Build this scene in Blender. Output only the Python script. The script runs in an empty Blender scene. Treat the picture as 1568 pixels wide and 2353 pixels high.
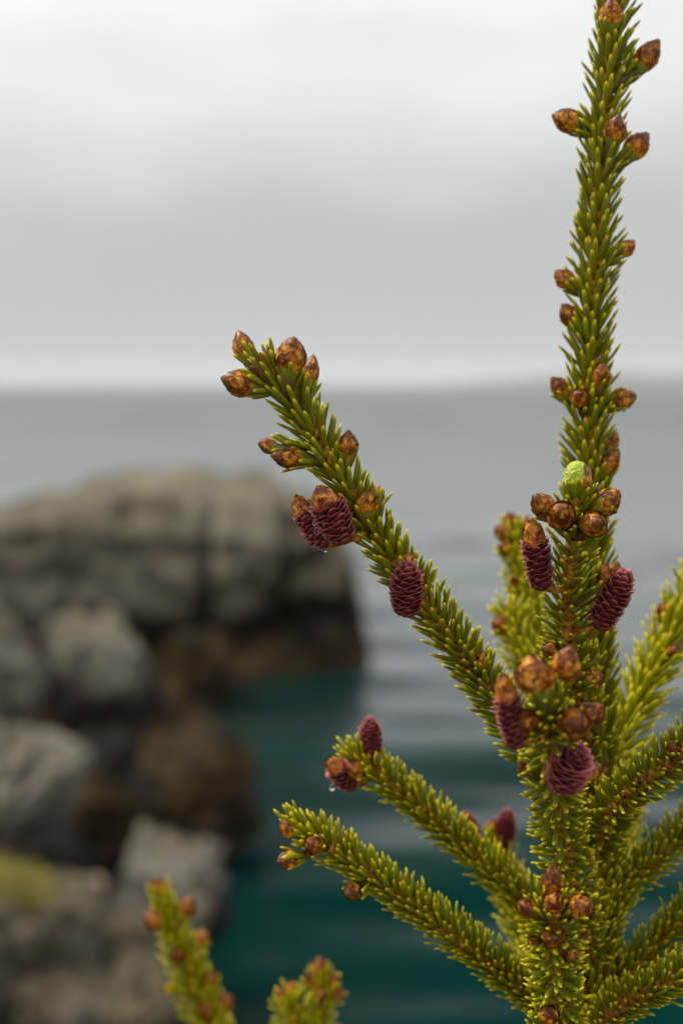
import bpy, math, random
import numpy as np
from mathutils import Vector, Matrix, noise

random.seed(7); np.random.seed(7)
S = bpy.context.scene
COL = S.collection
R = math.radians

# ------------------------------------------------------------------ camera
CAMP = Vector((0.0, 0.0, 5.0)); PITCH = R(5.2)
FW = Vector((0, math.cos(PITCH), -math.sin(PITCH)))
UP = Vector((0, math.sin(PITCH), math.cos(PITCH)))
RT = Vector((1, 0, 0))
K = 24.0 / 50.0 / 1568.0           # metres per picture unit per metre of distance
cam_d = bpy.data.cameras.new('camera'); cam = bpy.data.objects.new('camera', cam_d); COL.objects.link(cam)
cam.location = CAMP; cam.rotation_euler = (math.pi / 2 - PITCH, 0, 0)
cam_d.sensor_fit = 'HORIZONTAL'; cam_d.sensor_width = 24; cam_d.lens = 50
cam_d.clip_start = 0.01; cam_d.clip_end = 20000
cam_d.dof.use_dof = True; cam_d.dof.focus_distance = 0.497; cam_d.dof.aperture_fstop = 5.6
S.camera = cam

# ------------------------------------------------------------------ sky, sun, exposure
SUN_EL, SUN_AZ = R(58), R(-72)      # azimuth from +Y (view direction) towards +X
w = bpy.data.worlds.new('World'); S.world = w; w.use_nodes = True
nt = w.node_tree; nt.nodes.clear()
def N(t, typ, **kw):
    n = t.nodes.new(typ)
    for k, v in kw.items(): setattr(n, k, v)
    return n
def L(t, a, b): t.links.new(a, b)
sky = N(nt, 'ShaderNodeTexSky', sky_type='NISHITA', sun_disc=False)
sky.sun_elevation = SUN_EL; sky.sun_rotation = SUN_AZ; sky.dust_density = 5.0
hs = N(nt, 'ShaderNodeHueSaturation'); hs.inputs['Saturation'].default_value = 0.12
L(nt, sky.outputs[0], hs.inputs['Color'])
sc = N(nt, 'ShaderNodeMixRGB', blend_type='MULTIPLY'); sc.inputs[0].default_value = 1
sc.inputs[2].default_value = (0.32, 0.32, 0.32, 1); L(nt, hs.outputs[0], sc.inputs[1])
tc = N(nt, 'ShaderNodeTexCoord'); sp = N(nt, 'ShaderNodeSeparateXYZ'); L(nt, tc.outputs['Generated'], sp.inputs[0])
# overcast cloud deck: brightness by elevation, with soft stratus unevenness
mp = N(nt, 'ShaderNodeMapping'); mp.inputs['Scale'].default_value = (1.6, 1.6, 5.0); L(nt, tc.outputs['Generated'], mp.inputs[0])
nz = N(nt, 'ShaderNodeTexNoise'); nz.inputs['Scale'].default_value = 1.7; nz.inputs['Detail'].default_value = 4
L(nt, mp.outputs[0], nz.inputs[0])
ma = N(nt, 'ShaderNodeMath', operation='MULTIPLY_ADD'); ma.inputs[1].default_value = 0.22; ma.inputs[2].default_value = -0.11
L(nt, nz.outputs['Fac'], ma.inputs[0])
ad = N(nt, 'ShaderNodeMath', operation='ADD'); L(nt, sp.outputs['Z'], ad.inputs[0]); L(nt, ma.outputs[0], ad.inputs[1])
cr = N(nt, 'ShaderNodeValToRGB'); e = cr.color_ramp
stops = [(0.0, 2.42), (0.05, 2.4), (0.11, 2.46), (0.26, 4.4), (0.5, 4.9), (1.0, 6.2)]
while len(e.elements) < len(stops): e.elements.new(0.5)
for el, (p, v) in zip(e.elements, stops):
    el.position = p; v /= 15; el.color = (v * 0.985, v, v * 1.005, 1)
L(nt, ad.outputs[0], cr.inputs[0])
mu = N(nt, 'ShaderNodeMixRGB', blend_type='MULTIPLY'); mu.inputs[0].default_value = 1; mu.inputs[2].default_value = (15, 15, 15, 1)
L(nt, cr.outputs[0], mu.inputs[1])
mx = N(nt, 'ShaderNodeMixRGB'); mx.inputs[0].default_value = 0.93; L(nt, sc.outputs[0], mx.inputs[1]); L(nt, mu.outputs[0], mx.inputs[2])
bg = N(nt, 'ShaderNodeBackground'); bg.inputs['Strength'].default_value = 0.1; L(nt, mx.outputs[0], bg.inputs[0])
wo = N(nt, 'ShaderNodeOutputWorld'); L(nt, bg.outputs[0], wo.inputs[0])

sl = bpy.data.lights.new('sun', 'SUN'); sun = bpy.data.objects.new('sun', sl); COL.objects.link(sun)
sl.energy = 1.5; sl.angle = R(12); sl.color = (1, 0.96, 0.9)
sd = Vector((math.sin(SUN_AZ) * math.cos(SUN_EL), math.cos(SUN_AZ) * math.cos(SUN_EL), math.sin(SUN_EL)))
sun.rotation_euler = sd.to_track_quat('Z', 'Y').to_euler(); sun.location = (0, 0, 30)
S.view_settings.view_transform = 'Standard'; S.view_settings.look = 'None'
S.view_settings.exposure = 1.25; S.view_settings.gamma = 1.0; S.view_settings.use_curve_mapping = False
S.render.engine = 'CYCLES'
S.cycles.volume_bounces = 1; S.cycles.max_bounces = 10; S.cycles.transparent_max_bounces = 8

def at(px, py, d):
    """point of the place that lies d metres in front of the camera (a survey of the photograph)"""
    return CAMP + RT * ((px - 784) * K * d) + UP * ((1176 - py) * K * d) + FW * d
def sdir(dx, dy, dz=0.0):
    """direction: dx right, dy up, dz towards the viewer's side"""
    return (RT * dx + UP * dy - FW * dz).normalized()

# ------------------------------------------------------------------ helpers
WM = {}
def link(name, me, mat=None, parent=None, M=None, **props):
    o = bpy.data.objects.new(name, me); COL.objects.link(o)
    if mat is not None and me is not None and not me.materials: me.materials.append(mat)
    M = M if M is not None else Matrix.Identity(4)
    if parent is not None:
        o.parent = parent; o.matrix_basis = WM[parent.name].inverted() @ M
    else: o.matrix_basis = M
    WM[o.name] = M
    for k, v in props.items(): o[k] = v
    return o
def mesh(name, V, F, smooth=True, attrs=None):
    me = bpy.data.meshes.new(name)
    me.from_pydata([tuple(v) for v in V], [], [tuple(f) for f in F])
    if smooth: me.polygons.foreach_set('use_smooth', [True] * len(me.polygons))
    for k, a in (attrs or {}).items():
        me.attributes.new(k, 'FLOAT', 'POINT').data.foreach_set('value', np.asarray(a, dtype=np.float32))
    me.update(); return me
def basis(z, xhint, loc=(0, 0, 0)):
    z = z.normalized(); x = xhint - z * xhint.dot(z)
    if x.length < 1e-6: x = z.orthogonal()
    x.normalize(); y = z.cross(x)
    M = Matrix((x, y, z)).transposed().to_4x4(); M.translation = Vector(loc); return M

class G:
    def __init__(s): s.V, s.F, s.A = [], [], {}
    def tube(s, pts, rads, n=8, cap=True, bump=None):
        b = len(s.V); prev = None
        for i, p in enumerate(pts):
            t = (pts[min(i + 1, len(pts) - 1)] - pts[max(i - 1, 0)]).normalized()
            x = prev - t * prev.dot(t) if prev else t.orthogonal()
            x.normalize(); prev = x; y = t.cross(x)
            for k in range(n):
                a = 2 * math.pi * k / n
                r = rads[i] * (bump(i, k) if bump else 1)
                s.V.append(p + (x * math.cos(a) + y * math.sin(a)) * r)
        for i in range(len(pts) - 1):
            for k in range(n):
                s.F.append((b + i * n + k, b + i * n + (k + 1) % n, b + (i + 1) * n + (k + 1) % n, b + (i + 1) * n + k))
        if cap:
            s.F.append(tuple(b + (len(pts) - 1) * n + k for k in range(n)))
            s.F.append(tuple(b + k for k in reversed(range(n))))
    def mesh(s, name, **k): return mesh(name, s.V, s.F, **k)

# ------------------------------------------------------------------ materials
def mat(name):
    m = bpy.data.materials.new(name); m.use_nodes = True
    t = m.node_tree; p = t.nodes['Principled BSDF']; return m, t, p
def ramp(t, src, stops):
    c = N(t, 'ShaderNodeValToRGB')
    while len(c.color_ramp.elements) < len(stops): c.color_ramp.elements.new(0.5)
    for el, (p, v) in zip(c.color_ramp.elements, stops):
        el.position = p; el.color = (*v, 1) if len(v) == 3 else v
    L(t, src, c.inputs[0]); return c.outputs[0]
def noi(t, scale, detail=3, coord='Object', rough=0.55, mscale=None):
    tc = N(t, 'ShaderNodeTexCoord'); n = N(t, 'ShaderNodeTexNoise')
    n.inputs['Scale'].default_value = scale; n.inputs['Detail'].default_value = detail; n.inputs['Roughness'].default_value = rough
    src = tc.outputs[coord]
    if mscale:
        m = N(t, 'ShaderNodeMapping'); m.inputs['Scale'].default_value = mscale; L(t, src, m.inputs[0]); src = m.outputs[0]
    L(t, src, n.inputs[0]); return n.outputs['Fac']
def mixc(t, f, a, b, blend='MIX'):
    m = N(t, 'ShaderNodeMixRGB', blend_type=blend)
    for i, v in enumerate((f, a, b)):
        if hasattr(v, 'links'): L(t, v, m.inputs[i])
        else: m.inputs[i].default_value = v if isinstance(v, float) else (*v, 1)
    return m.outputs[0]
def att(t, n):
    a = N(t, 'ShaderNodeAttribute'); a.attribute_name = n; return a.outputs['Fac']
def bump(t, p, h, strength, dist):
    b = N(t, 'ShaderNodeBump'); b.inputs['Strength'].default_value = strength; b.inputs['Distance'].default_value = dist
    L(t, h, b.inputs['Height']); L(t, b.outputs[0], p.inputs['Normal']); return b.outputs[0]
def mth(t, op, a, b):
    m = N(t, 'ShaderNodeMath', operation=op)
    for i, v in enumerate((a, b)):
        if hasattr(v, 'links'): L(t, v, m.inputs[i])
        else: m.inputs[i].default_value = v
    return m.outputs[0]

def needle_mat():
    m, t, p = mat('spruce needle')
    tt, rn, tone = att(t, 't'), att(t, 'rnd'), att(t, 'tone')
    green = mixc(t, tone, (0.14, 0.18, 0.0006), (0.56, 0.56, 0.001))
    green = mixc(t, mth(t, 'MULTIPLY', rn, 0.55), green, (0.22, 0.20, 0.001))
    g2 = mixc(t, ramp(t, tt, [(0.0, (0.0,) * 3), (0.25, (0.55,) * 3), (0.72, (0.62,) * 3), (0.97, (1,) * 3)]),
              mixc(t, 0.45, green, (0.12, 0.08, 0.01)), green)
    tip = mixc(t, tone, (0.74, 0.60, 0.010), (0.92, 0.76, 0.015))
    c = mixc(t, ramp(t, tt, [(0.77, (0,) * 3), (0.87, (0.4,) * 3), (0.95, (1,) * 3)]), g2, tip)
    sp = noi(t, 900, 2); c = mixc(t, ramp(t, sp, [(0.42, (0.0,) * 3), (0.7, (0.22,) * 3)]), c, (0.36, 0.34, 0.02))
    L(t, c, p.inputs['Base Color']); p.inputs['Roughness'].default_value = 0.36
    p.inputs['Specular IOR Level'].default_value = 0.24
    bump(t, p, noi(t, 500, 2, mscale=(1, 1, 0.25)), 0.35, 0.0003)
    tr = N(t, 'ShaderNodeBsdfTranslucent'); L(t, mixc(t, 1.0, c, (1.35, 1.25, 0.6), 'MULTIPLY'), tr.inputs[0])
    ms = N(t, 'ShaderNodeMixShader'); ms.inputs[0].default_value = 0.18
    L(t, p.outputs[0], ms.inputs[1]); L(t, tr.outputs[0], ms.inputs[2]); L(t, ms.outputs[0], t.nodes['Material Output'].inputs[0])
    return m
def twig_mat():
    m, t, p = mat('spruce twig bark')
    n = noi(t, 420, 4)
    c = ramp(t, n, [(0.34, (0.08, 0.026, 0.004)), (0.47, (0.34, 0.135, 0.016)), (0.64, (0.58, 0.30, 0.055))])
    L(t, c, p.inputs['Base Color']); p.inputs['Roughness'].default_value = 0.6; p.inputs['Specular IOR Level'].default_value = 0.15
    bump(t, p, n, 0.6, 0.0008); return m
def bud_mat(name, dark, mid, light, rough=0.3, seedscale=330):
    m, t, p = mat(name)
    oi = N(t, 'ShaderNodeObjectInfo'); tc = N(t, 'ShaderNodeTexCoord')
    geo = N(t, 'ShaderNodeNewGeometry')
    n = N(t, 'ShaderNodeTexNoise', noise_dimensions='4D'); n.inputs['Scale'].default_value = seedscale; n.inputs['Detail'].default_value = 6
    n.inputs['Roughness'].default_value = 0.7
    L(t, geo.outputs['Position'], n.inputs[0]); L(t, mth(t, 'MULTIPLY', oi.outputs['Random'], 40.0), n.inputs['W'])
    v = mth(t, 'ADD', n.outputs['Fac'], mth(t, 'MULTIPLY', mth(t, 'SUBTRACT', 0.45, att(t, 't')), 0.14))
    v = mth(t, 'ADD', v, mth(t, 'MULTIPLY', mth(t, 'SUBTRACT', att(t, 'rnd'), 0.5), 0.16))
    c = ramp(t, v, [(0.38, dark), (0.5, mid), (0.6, light), (0.74, tuple(min(1, a * 1.35) for a in light))])
    c = mixc(t, ramp(t, att(t, 'rim'), [(0.55, (0,) * 3), (0.8, (0.6,) * 3), (0.95, (0.1,) * 3)]), c, dark)
    c = mixc(t, ramp(t, att(t, 'rim'), [(0.9, (0,) * 3), (1, (0.6,) * 3)]), c, (0.34, 0.17, 0.07))
    L(t, c, p.inputs['Base Color']); p.inputs['Roughness'].default_value = rough
    p.inputs['Coat Weight'].default_value = 0.05; p.inputs['Specular IOR Level'].default_value = 0.25; p.inputs['Coat Roughness'].default_value = 0.2
    bump(t, p, n.outputs['Fac'], 0.5, 0.0006)
    return m
def budbase_mat():
    m, t, p = mat('bud green base')
    c = ramp(t, att(t, 't'), [(0.0, (0.05, 0.03, 0.01)), (0.3, (0.12, 0.12, 0.012)), (0.5, (0.2, 0.27, 0.02)), (0.82, (0.2, 0.24, 0.02)), (0.95, (0.12, 0.035, 0.004))])
    c = mixc(t, ramp(t, noi(t, 600, 3), [(0.4, (0,) * 3), (0.7, (0.5,) * 3)]), c, (0.2, 0.1, 0.01))
    L(t, c, p.inputs['Base Color']); p.inputs['Roughness'].default_value = 0.45
    bump(t, p, noi(t, 700, 2), 0.3, 0.0005); return m
def conescale_mat():
    m, t, p = mat('young cone scale')
    rim = att(t, 'rim'); n = noi(t, 500, 3)
    oi = N(t, 'ShaderNodeObjectInfo')
    rimc = mixc(t, oi.outputs['Random'], (0.40, 0.06, 0.09), (0.68, 0.20, 0.17))
    c = mixc(t, rim, mixc(t, oi.outputs['Random'], (0.035, 0.004, 0.010), (0.095, 0.009, 0.012)), rimc)
    c = mixc(t, ramp(t, n, [(0.35, (0.0,) * 3), (0.7, (0.45,) * 3)]), c, (0.24, 0.06, 0.05))
    L(t, c, p.inputs['Base Color']); p.inputs['Roughness'].default_value = 0.42
    p.inputs['Specular IOR Level'].default_value = 0.22; p.inputs['Subsurface Weight'].default_value = 0.15; p.inputs['Subsurface Radius'].default_value = (0.0012, 0.0004, 0.0004)
    p.inputs['Subsurface Scale'].default_value = 1.0
    bump(t, p, n, 0.3, 0.0004); return m
def plain(name, col, rough=0.5, **k):
    m, t, p = mat(name); p.inputs['Base Color'].default_value = (*col, 1); p.inputs['Roughness'].default_value = rough
    for a, v in k.items(): p.inputs[a.replace('_', ' ')].default_value = v
    return m
def rock_mat(name, a, b, c, zone=True, shift=0.0, lichen=(0.10, 0.085, 0.045)):
    m, t, p = mat(name)
    geo = N(t, 'ShaderNodeNewGeometry'); s = N(t, 'ShaderNodeSeparateXYZ'); L(t, geo.outputs['Position'], s.inputs[0])
    tcn = geo.outputs['Position']
    def pn(scale, det, ms=(1, 1, 1)):
        mpp = N(t, 'ShaderNodeMapping'); mpp.inputs['Scale'].default_value = ms; L(t, tcn, mpp.inputs[0])
        n = N(t, 'ShaderNodeTexNoise'); n.inputs['Scale'].default_value = scale; n.inputs['Detail'].default_value = det; n.inputs['Roughness'].default_value = 0.62
        L(t, mpp.outputs[0], n.inputs[0]); return n.outputs['Fac']
    n1 = pn(0.9, 6, (1, 1, 0.55)); n2 = pn(3.2, 6)
    base = ramp(t, n1, [(0.36, a), (0.48, b), (0.6, c)])
    base = mixc(t, ramp(t, n2, [(0.42, (0,) * 3), (0.62, (0.6,) * 3)]), base, tuple(v * 0.35 for v in b))
    # lichen on upward faces
    nn = N(t, 'ShaderNodeSeparateXYZ'); L(t, geo.outputs['Normal'], nn.inputs[0])
    lic = mth(t, 'MULTIPLY', ramp(t, nn.outputs['Z'], [(0.35, (0,) * 3), (0.8, (1,) * 3)]), ramp(t, pn(1.7, 4), [(0.36, (0.15,) * 3), (0.56, (0.85,) * 3)]))
    base = mixc(t, lic, base, lichen)
    if zone:
        zz = mth(t, 'ADD', s.outputs['Z'], mth(t, 'MULTIPLY', mth(t, 'SUBTRACT', n1, 0.5), 1.6))
        zz = mth(t, 'ADD', zz, -shift)
        wet = ramp(t, mth(t, 'MULTIPLY', zz, 0.25), [(0.10, (0.014, 0.008, 0.003)), (0.2, (0.045, 0.030, 0.006)), (0.27, (0.030, 0.021, 0.006)), (0.31, (0.008, 0.007, 0.006)), (0.42, (0.013, 0.012, 0.010))])
        f = ramp(t, mth(t, 'MULTIPLY', zz, 0.25), [(0.38, (1,) * 3), (0.50, (0,) * 3)])
        base = mixc(t, f, base, wet)
    L(t, base, p.inputs['Base Color']); p.inputs['Roughness'].default_value = 0.85; p.inputs['Specular IOR Level'].default_value = 0.15
    bump(t, p, pn(2.5, 8), 0.8, 0.12)
    return m
M_needle = needle_mat(); M_twig = twig_mat()
M_bud = bud_mat('resinous bud scale', (0.065, 0.016, 0.003), (0.27, 0.075, 0.003), (0.60, 0.235, 0.008), 0.4, seedscale=480)
M_paper = bud_mat('papery bud scale', (0.10, 0.026, 0.005), (0.46, 0.14, 0.012), (0.68, 0.34, 0.06), 0.25)
M_green = budbase_mat(); M_cscale = conescale_mat()
M_ccore = plain('cone core', (0.06, 0.01, 0.015), 0.6)
M_dead = plain('dry brown needle', (0.17, 0.055, 0.012), 0.5)
M_open = None
def open_mat():
    m, t, p = mat('swelling green bud')
    c = ramp(t, noi(t, 380, 3), [(0.3, (0.22, 0.30, 0.012)), (0.6, (0.42, 0.47, 0.03))])
    L(t, c, p.inputs['Base Color']); p.inputs['Roughness'].default_value = 0.45
    bump(t, p, noi(t, 4, 2), 0.3, 0.08); return m
M_open = open_mat()
M_drop = plain('water drop', (1, 1, 1), 0.0, Transmission_Weight=1.0, IOR=1.33)

# ------------------------------------------------------------------ the setting: water, island, ledge
def axis(stops):
    out = []
    for (a, b, n) in stops: out += list(np.linspace(a, b, n, endpoint=False))
    return out + [stops[-1][1]]
def make_sea():
    xs = axis([(-4000, -200, 14), (-200, -30, 24), (-30, 30, 240), (30, 200, 24), (200, 4000, 14)])
    ys = axis([(-200, 2, 10), (2, 45, 300), (45, 160, 90), (160, 4000, 30)])
    rng = random.Random(3); waves = []
    for i in range(22):
        lam = 0.5 * 1.22 ** i * rng.uniform(.9, 1.1); th = rng.gauss(1.75, 0.33)
        waves.append((2 * math.pi / lam * math.cos(th), 2 * math.pi / lam * math.sin(th), rng.uniform(0, 6.28), 0.0050 * lam ** 0.8 if lam < 6 else 0.0026 * lam ** .7, lam))
    X, Y = np.meshgrid(xs, ys); Z = np.zeros_like(X)
    cell = np.where(Y < 45, 0.25, np.where(Y < 160, 1.3, 130.0)) + np.where(np.abs(X) > 30, 3.0, 0) + np.where(np.abs(X) > 200, 100, 0)
    for kx, ky, ph, a, lam in waves:
        fade = np.clip((lam / cell - 2.0) / 3.0, 0, 1)
        Z += a * fade * np.sin(kx * X + ky * Y + ph)
    V = np.stack([X, Y, Z], -1).reshape(-1, 3); nx = len(xs)
    F = [(j * nx + i, j * nx + i + 1, (j + 1) * nx + i + 1, (j + 1) * nx + i) for j in range(len(ys) - 1) for i in range(nx - 1)]
    m, t, p = mat('sea water')
    geo = N(t, 'ShaderNodeNewGeometry')
    def pn(scale, det, ms):
        mpp = N(t, 'ShaderNodeMapping'); mpp.inputs['Scale'].default_value = ms; L(t, geo.outputs['Position'], mpp.inputs[0])
        n = N(t, 'ShaderNodeTexNoise'); n.inputs['Scale'].default_value = scale; n.inputs['Detail'].default_value = det
        L(t, mpp.outputs[0], n.inputs[0]); return n.outputs['Fac']
    c = ramp(t, pn(0.25, 4, (0.4, 1, 1)), [(0.35, (0.0003, 0.010, 0.0078)), (0.65, (0.0008, 0.0215, 0.0175))])
    h = mth(t, 'ADD', pn(1.1, 5, (0.7, 1, 1)), mth(t, 'MULTIPLY', pn(4.5, 3, (0.8, 1, 1)), 0.25))
    nrm = bump(t, p, h, 0.5, 0.07)
    df = N(t, 'ShaderNodeBsdfDiffuse'); L(t, c, df.inputs[0])
    gl = N(t, 'ShaderNodeBsdfGlossy'); gl.inputs['Roughness'].default_value = 0.2; L(t, nrm, gl.inputs['Normal'])
    fr_ = N(t, 'ShaderNodeFresnel'); fr_.inputs['IOR'].default_value = 1.33; L(t, nrm, fr_.inputs['Normal'])
    fac = ramp(t, fr_.outputs[0], [(0.09, (0.0,) * 3), (0.14, (0.025,) * 3), (0.19, (0.085,) * 3), (0.29, (0.32,) * 3), (0.40, (0.58,) * 3), (0.62, (0.68,) * 3), (1.0, (0.40,) * 3)])
    ms = N(t, 'ShaderNodeMixShader'); L(t, fac, ms.inputs[0]); L(t, df.outputs[0], ms.inputs[1]); L(t, gl.outputs[0], ms.inputs[2])
    L(t, ms.outputs[0], t.nodes['Material Output'].inputs[0])
    return link('sea', mesh('sea', V, F), m, kind='structure')
make_sea()

def fbm(p, o=5, h=0.9): return noise.fractal(p, h, 2.1, o)
M_rock = rock_mat('grey shore rock', (0.06, 0.053, 0.032), (0.155, 0.142, 0.094), (0.24, 0.222, 0.157))
M_rock2 = rock_mat('pale shore rock', (0.08, 0.075, 0.057), (0.20, 0.188, 0.15), (0.31, 0.295, 0.245), zone=True, shift=-0.7)
M_weed = rock_mat('weedy rock', (0.010, 0.008, 0.003), (0.034, 0.025, 0.006), (0.085, 0.062, 0.014), zone=True, shift=0.1, lichen=(0.17, 0.115, 0.012))
M_head = rock_mat('headland rock', (0.055, 0.047, 0.028), (0.165, 0.15, 0.098), (0.26, 0.242, 0.172), shift=-0.5, lichen=(0.07, 0.058, 0.032))
M_mid = rock_mat('boulder rock', (0.06, 0.055, 0.04), (0.16, 0.15, 0.115), (0.25, 0.24, 0.19), zone=True, shift=-0.25)
M_low = rock_mat('brown shore rock', (0.03, 0.025, 0.016), (0.08, 0.07, 0.047), (0.15, 0.135, 0.096), zone=False)
M_ledge = rock_mat('ledge rock', (0.07, 0.066, 0.055), (0.15, 0.145, 0.12), (0.25, 0.24, 0.2), zone=False)

def rock_mesh(name, size, seed, sq=3.2, amp=0.16, n=26, cuts=11):
    """blocky fractured boulder: rounded box, planed off by random cuts, roughened"""
    rng = random.Random(seed); off = Vector((rng.uniform(-50, 50), rng.uniform(-50, 50), rng.uniform(-50, 50)))
    planes = []
    for i in range(cuts):
        v = Vector((rng.gauss(0, 1), rng.gauss(0, 1), rng.gauss(0, .8))).normalized(); planes.append((v, rng.uniform(0.6, 0.92)))
    V, F, idx = [], [], {}
    def vid(p):
        k = (round(p[0], 5), round(p[1], 5), round(p[2], 5))
        if k not in idx:
            v = Vector(p); q = (abs(v.x) ** sq + abs(v.y) ** sq + abs(v.z) ** sq) ** (1 / sq); v = v / q
            for nrm, d in planes:
                h = v.dot(nrm) - d
                if h > 0: v = v - nrm * h * 0.92
            nn = Vector((v.x * size[0], v.y * size[1], v.z * size[2]))
            s = max(size); nrm = v.normalized()
            dsp = fbm(nn * (1.3 / s) + off) * amp * 0.8 + abs(fbm(nn * (3.4 / s) + off * 1.3)) * -amp * 0.55 + fbm(nn * (9 / s) + off) * amp * 0.22
            vd, vp = noise.voronoi(nn * (2.6 / s) + off + Vector((fbm(nn * (2 / s)), 0, fbm(nn * (2 / s) + off))) * .25)
            cell = noise.cell(vp[0] * 7.3) - .5
            dsp += cell * amp * 0.8 - amp * 0.9 * max(0, 1 - (vd[1] - vd[0]) / 0.12)
            v = v + nrm * dsp
            idx[k] = len(V); V.append((v.x * size[0], v.y * size[1], v.z * size[2]))
        return idx[k]
    for ax in range(3):
        for sg in (-1, 1):
            def pt(i, j):
                a, b = -1 + 2 * i / n, -1 + 2 * j / n
                q = [0, 0, 0]; q[ax] = sg; q[(ax + 1) % 3] = a; q[(ax + 2) % 3] = b; return q
            for i in range(n):
                for j in range(n):
                    f = [vid(pt(i, j)), vid(pt(i + 1, j)), vid(pt(i + 1, j + 1)), vid(pt(i, j + 1))]
                    F.append(f if sg > 0 else f[::-1])
    return mesh(name, V, F, smooth=True)

def rock(name, px, py, d, wpx, hpx, deep, seed, m, parent=None, rot=(0, 0, 0), sq=3.2, amp=0.16, n=44, cuts=11, extra=0.0, **props):
    """rock whose visible body is centred on the surveyed spot, wpx x hpx picture units at distance d; extra lengthens it downwards"""
    c = at(px, py, d); sx, sz = wpx * K * d / 2, hpx * K * d / 2
    sz2 = sz + extra / 2; c = c - Vector((0, 0, extra / 2))
    from mathutils import Euler
    M = Matrix.Translation(c) @ Euler([R(a) for a in rot]).to_matrix().to_4x4()
    return link(name, rock_mesh(name, (sx, deep, sz2), seed, sq, amp, n, cuts), m, parent, M, **props)

# island far off in the mist
def make_island():
    V, F = [], []; n = 90; m_ = 8
    for j in range(m_ + 1):
        for i in range(n + 1):
            x = 60 + 1300 * i / n; u = i / n; a = j / m_
            h = (26 * min(1, u * 4.5) ** 0.8) * (0.75 + 0.25 * fbm(Vector((x * .006, 2, 0)))) * math.sin(math.pi * a) ** 0.7
            V.append((x, 1650 + 260 * (a - .5), h - 0.6))
    for j in range(m_):
        for i in range(n): k = j * (n + 1) + i; F.append((k, k + 1, k + n + 2, k + n + 1))
    m, t, p = mat('distant wooded island'); L(t, ramp(t, noi(t, .02, 4), [(0.4, (0.03, 0.045, 0.03)), (0.6, (0.07, 0.08, 0.06))]), p.inputs['Base Color'])
    link('island', mesh('island', V, F), m, kind='structure')
make_island()

# ledge under the tree and the camera, dropping into the sea
def make_ledge():
    V, F = [], []; nx, ny = 90, 70
    for j in range(ny + 1):
        for i in range(nx + 1):
            x = -9 + 18 * i / nx; y = -6 + 9.5 * j / ny
            edge = 1.35 + 0.5 * fbm(Vector((x * .5, 0, 3)))
            t = max(0, y - edge)
            z = 3.72 + 0.10 * fbm(Vector((x * .9, y * .9, 1))) - 0.04 * max(0, -y) - 3.4 * t ** 1.15 - 0.15 * abs(fbm(Vector((x * 1.7, y * 1.7, 9)))) * min(1, t * 4)
            dd = math.hypot(x - 0.11, y - 0.6)
            if dd < 0.3: z += (3.74 - z) * (1 - dd / 0.3)
            V.append((x, y + 0.12 * fbm(Vector((x, z, 4))), max(z, -2)))
    for j in range(ny):
        for i in range(nx): k = j * (nx + 1) + i; F.append((k, k + 1, k + nx + 2, k + nx + 1))
    link('ground', mesh('ground', V, F), M_ledge, kind='structure')
make_ledge()

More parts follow.
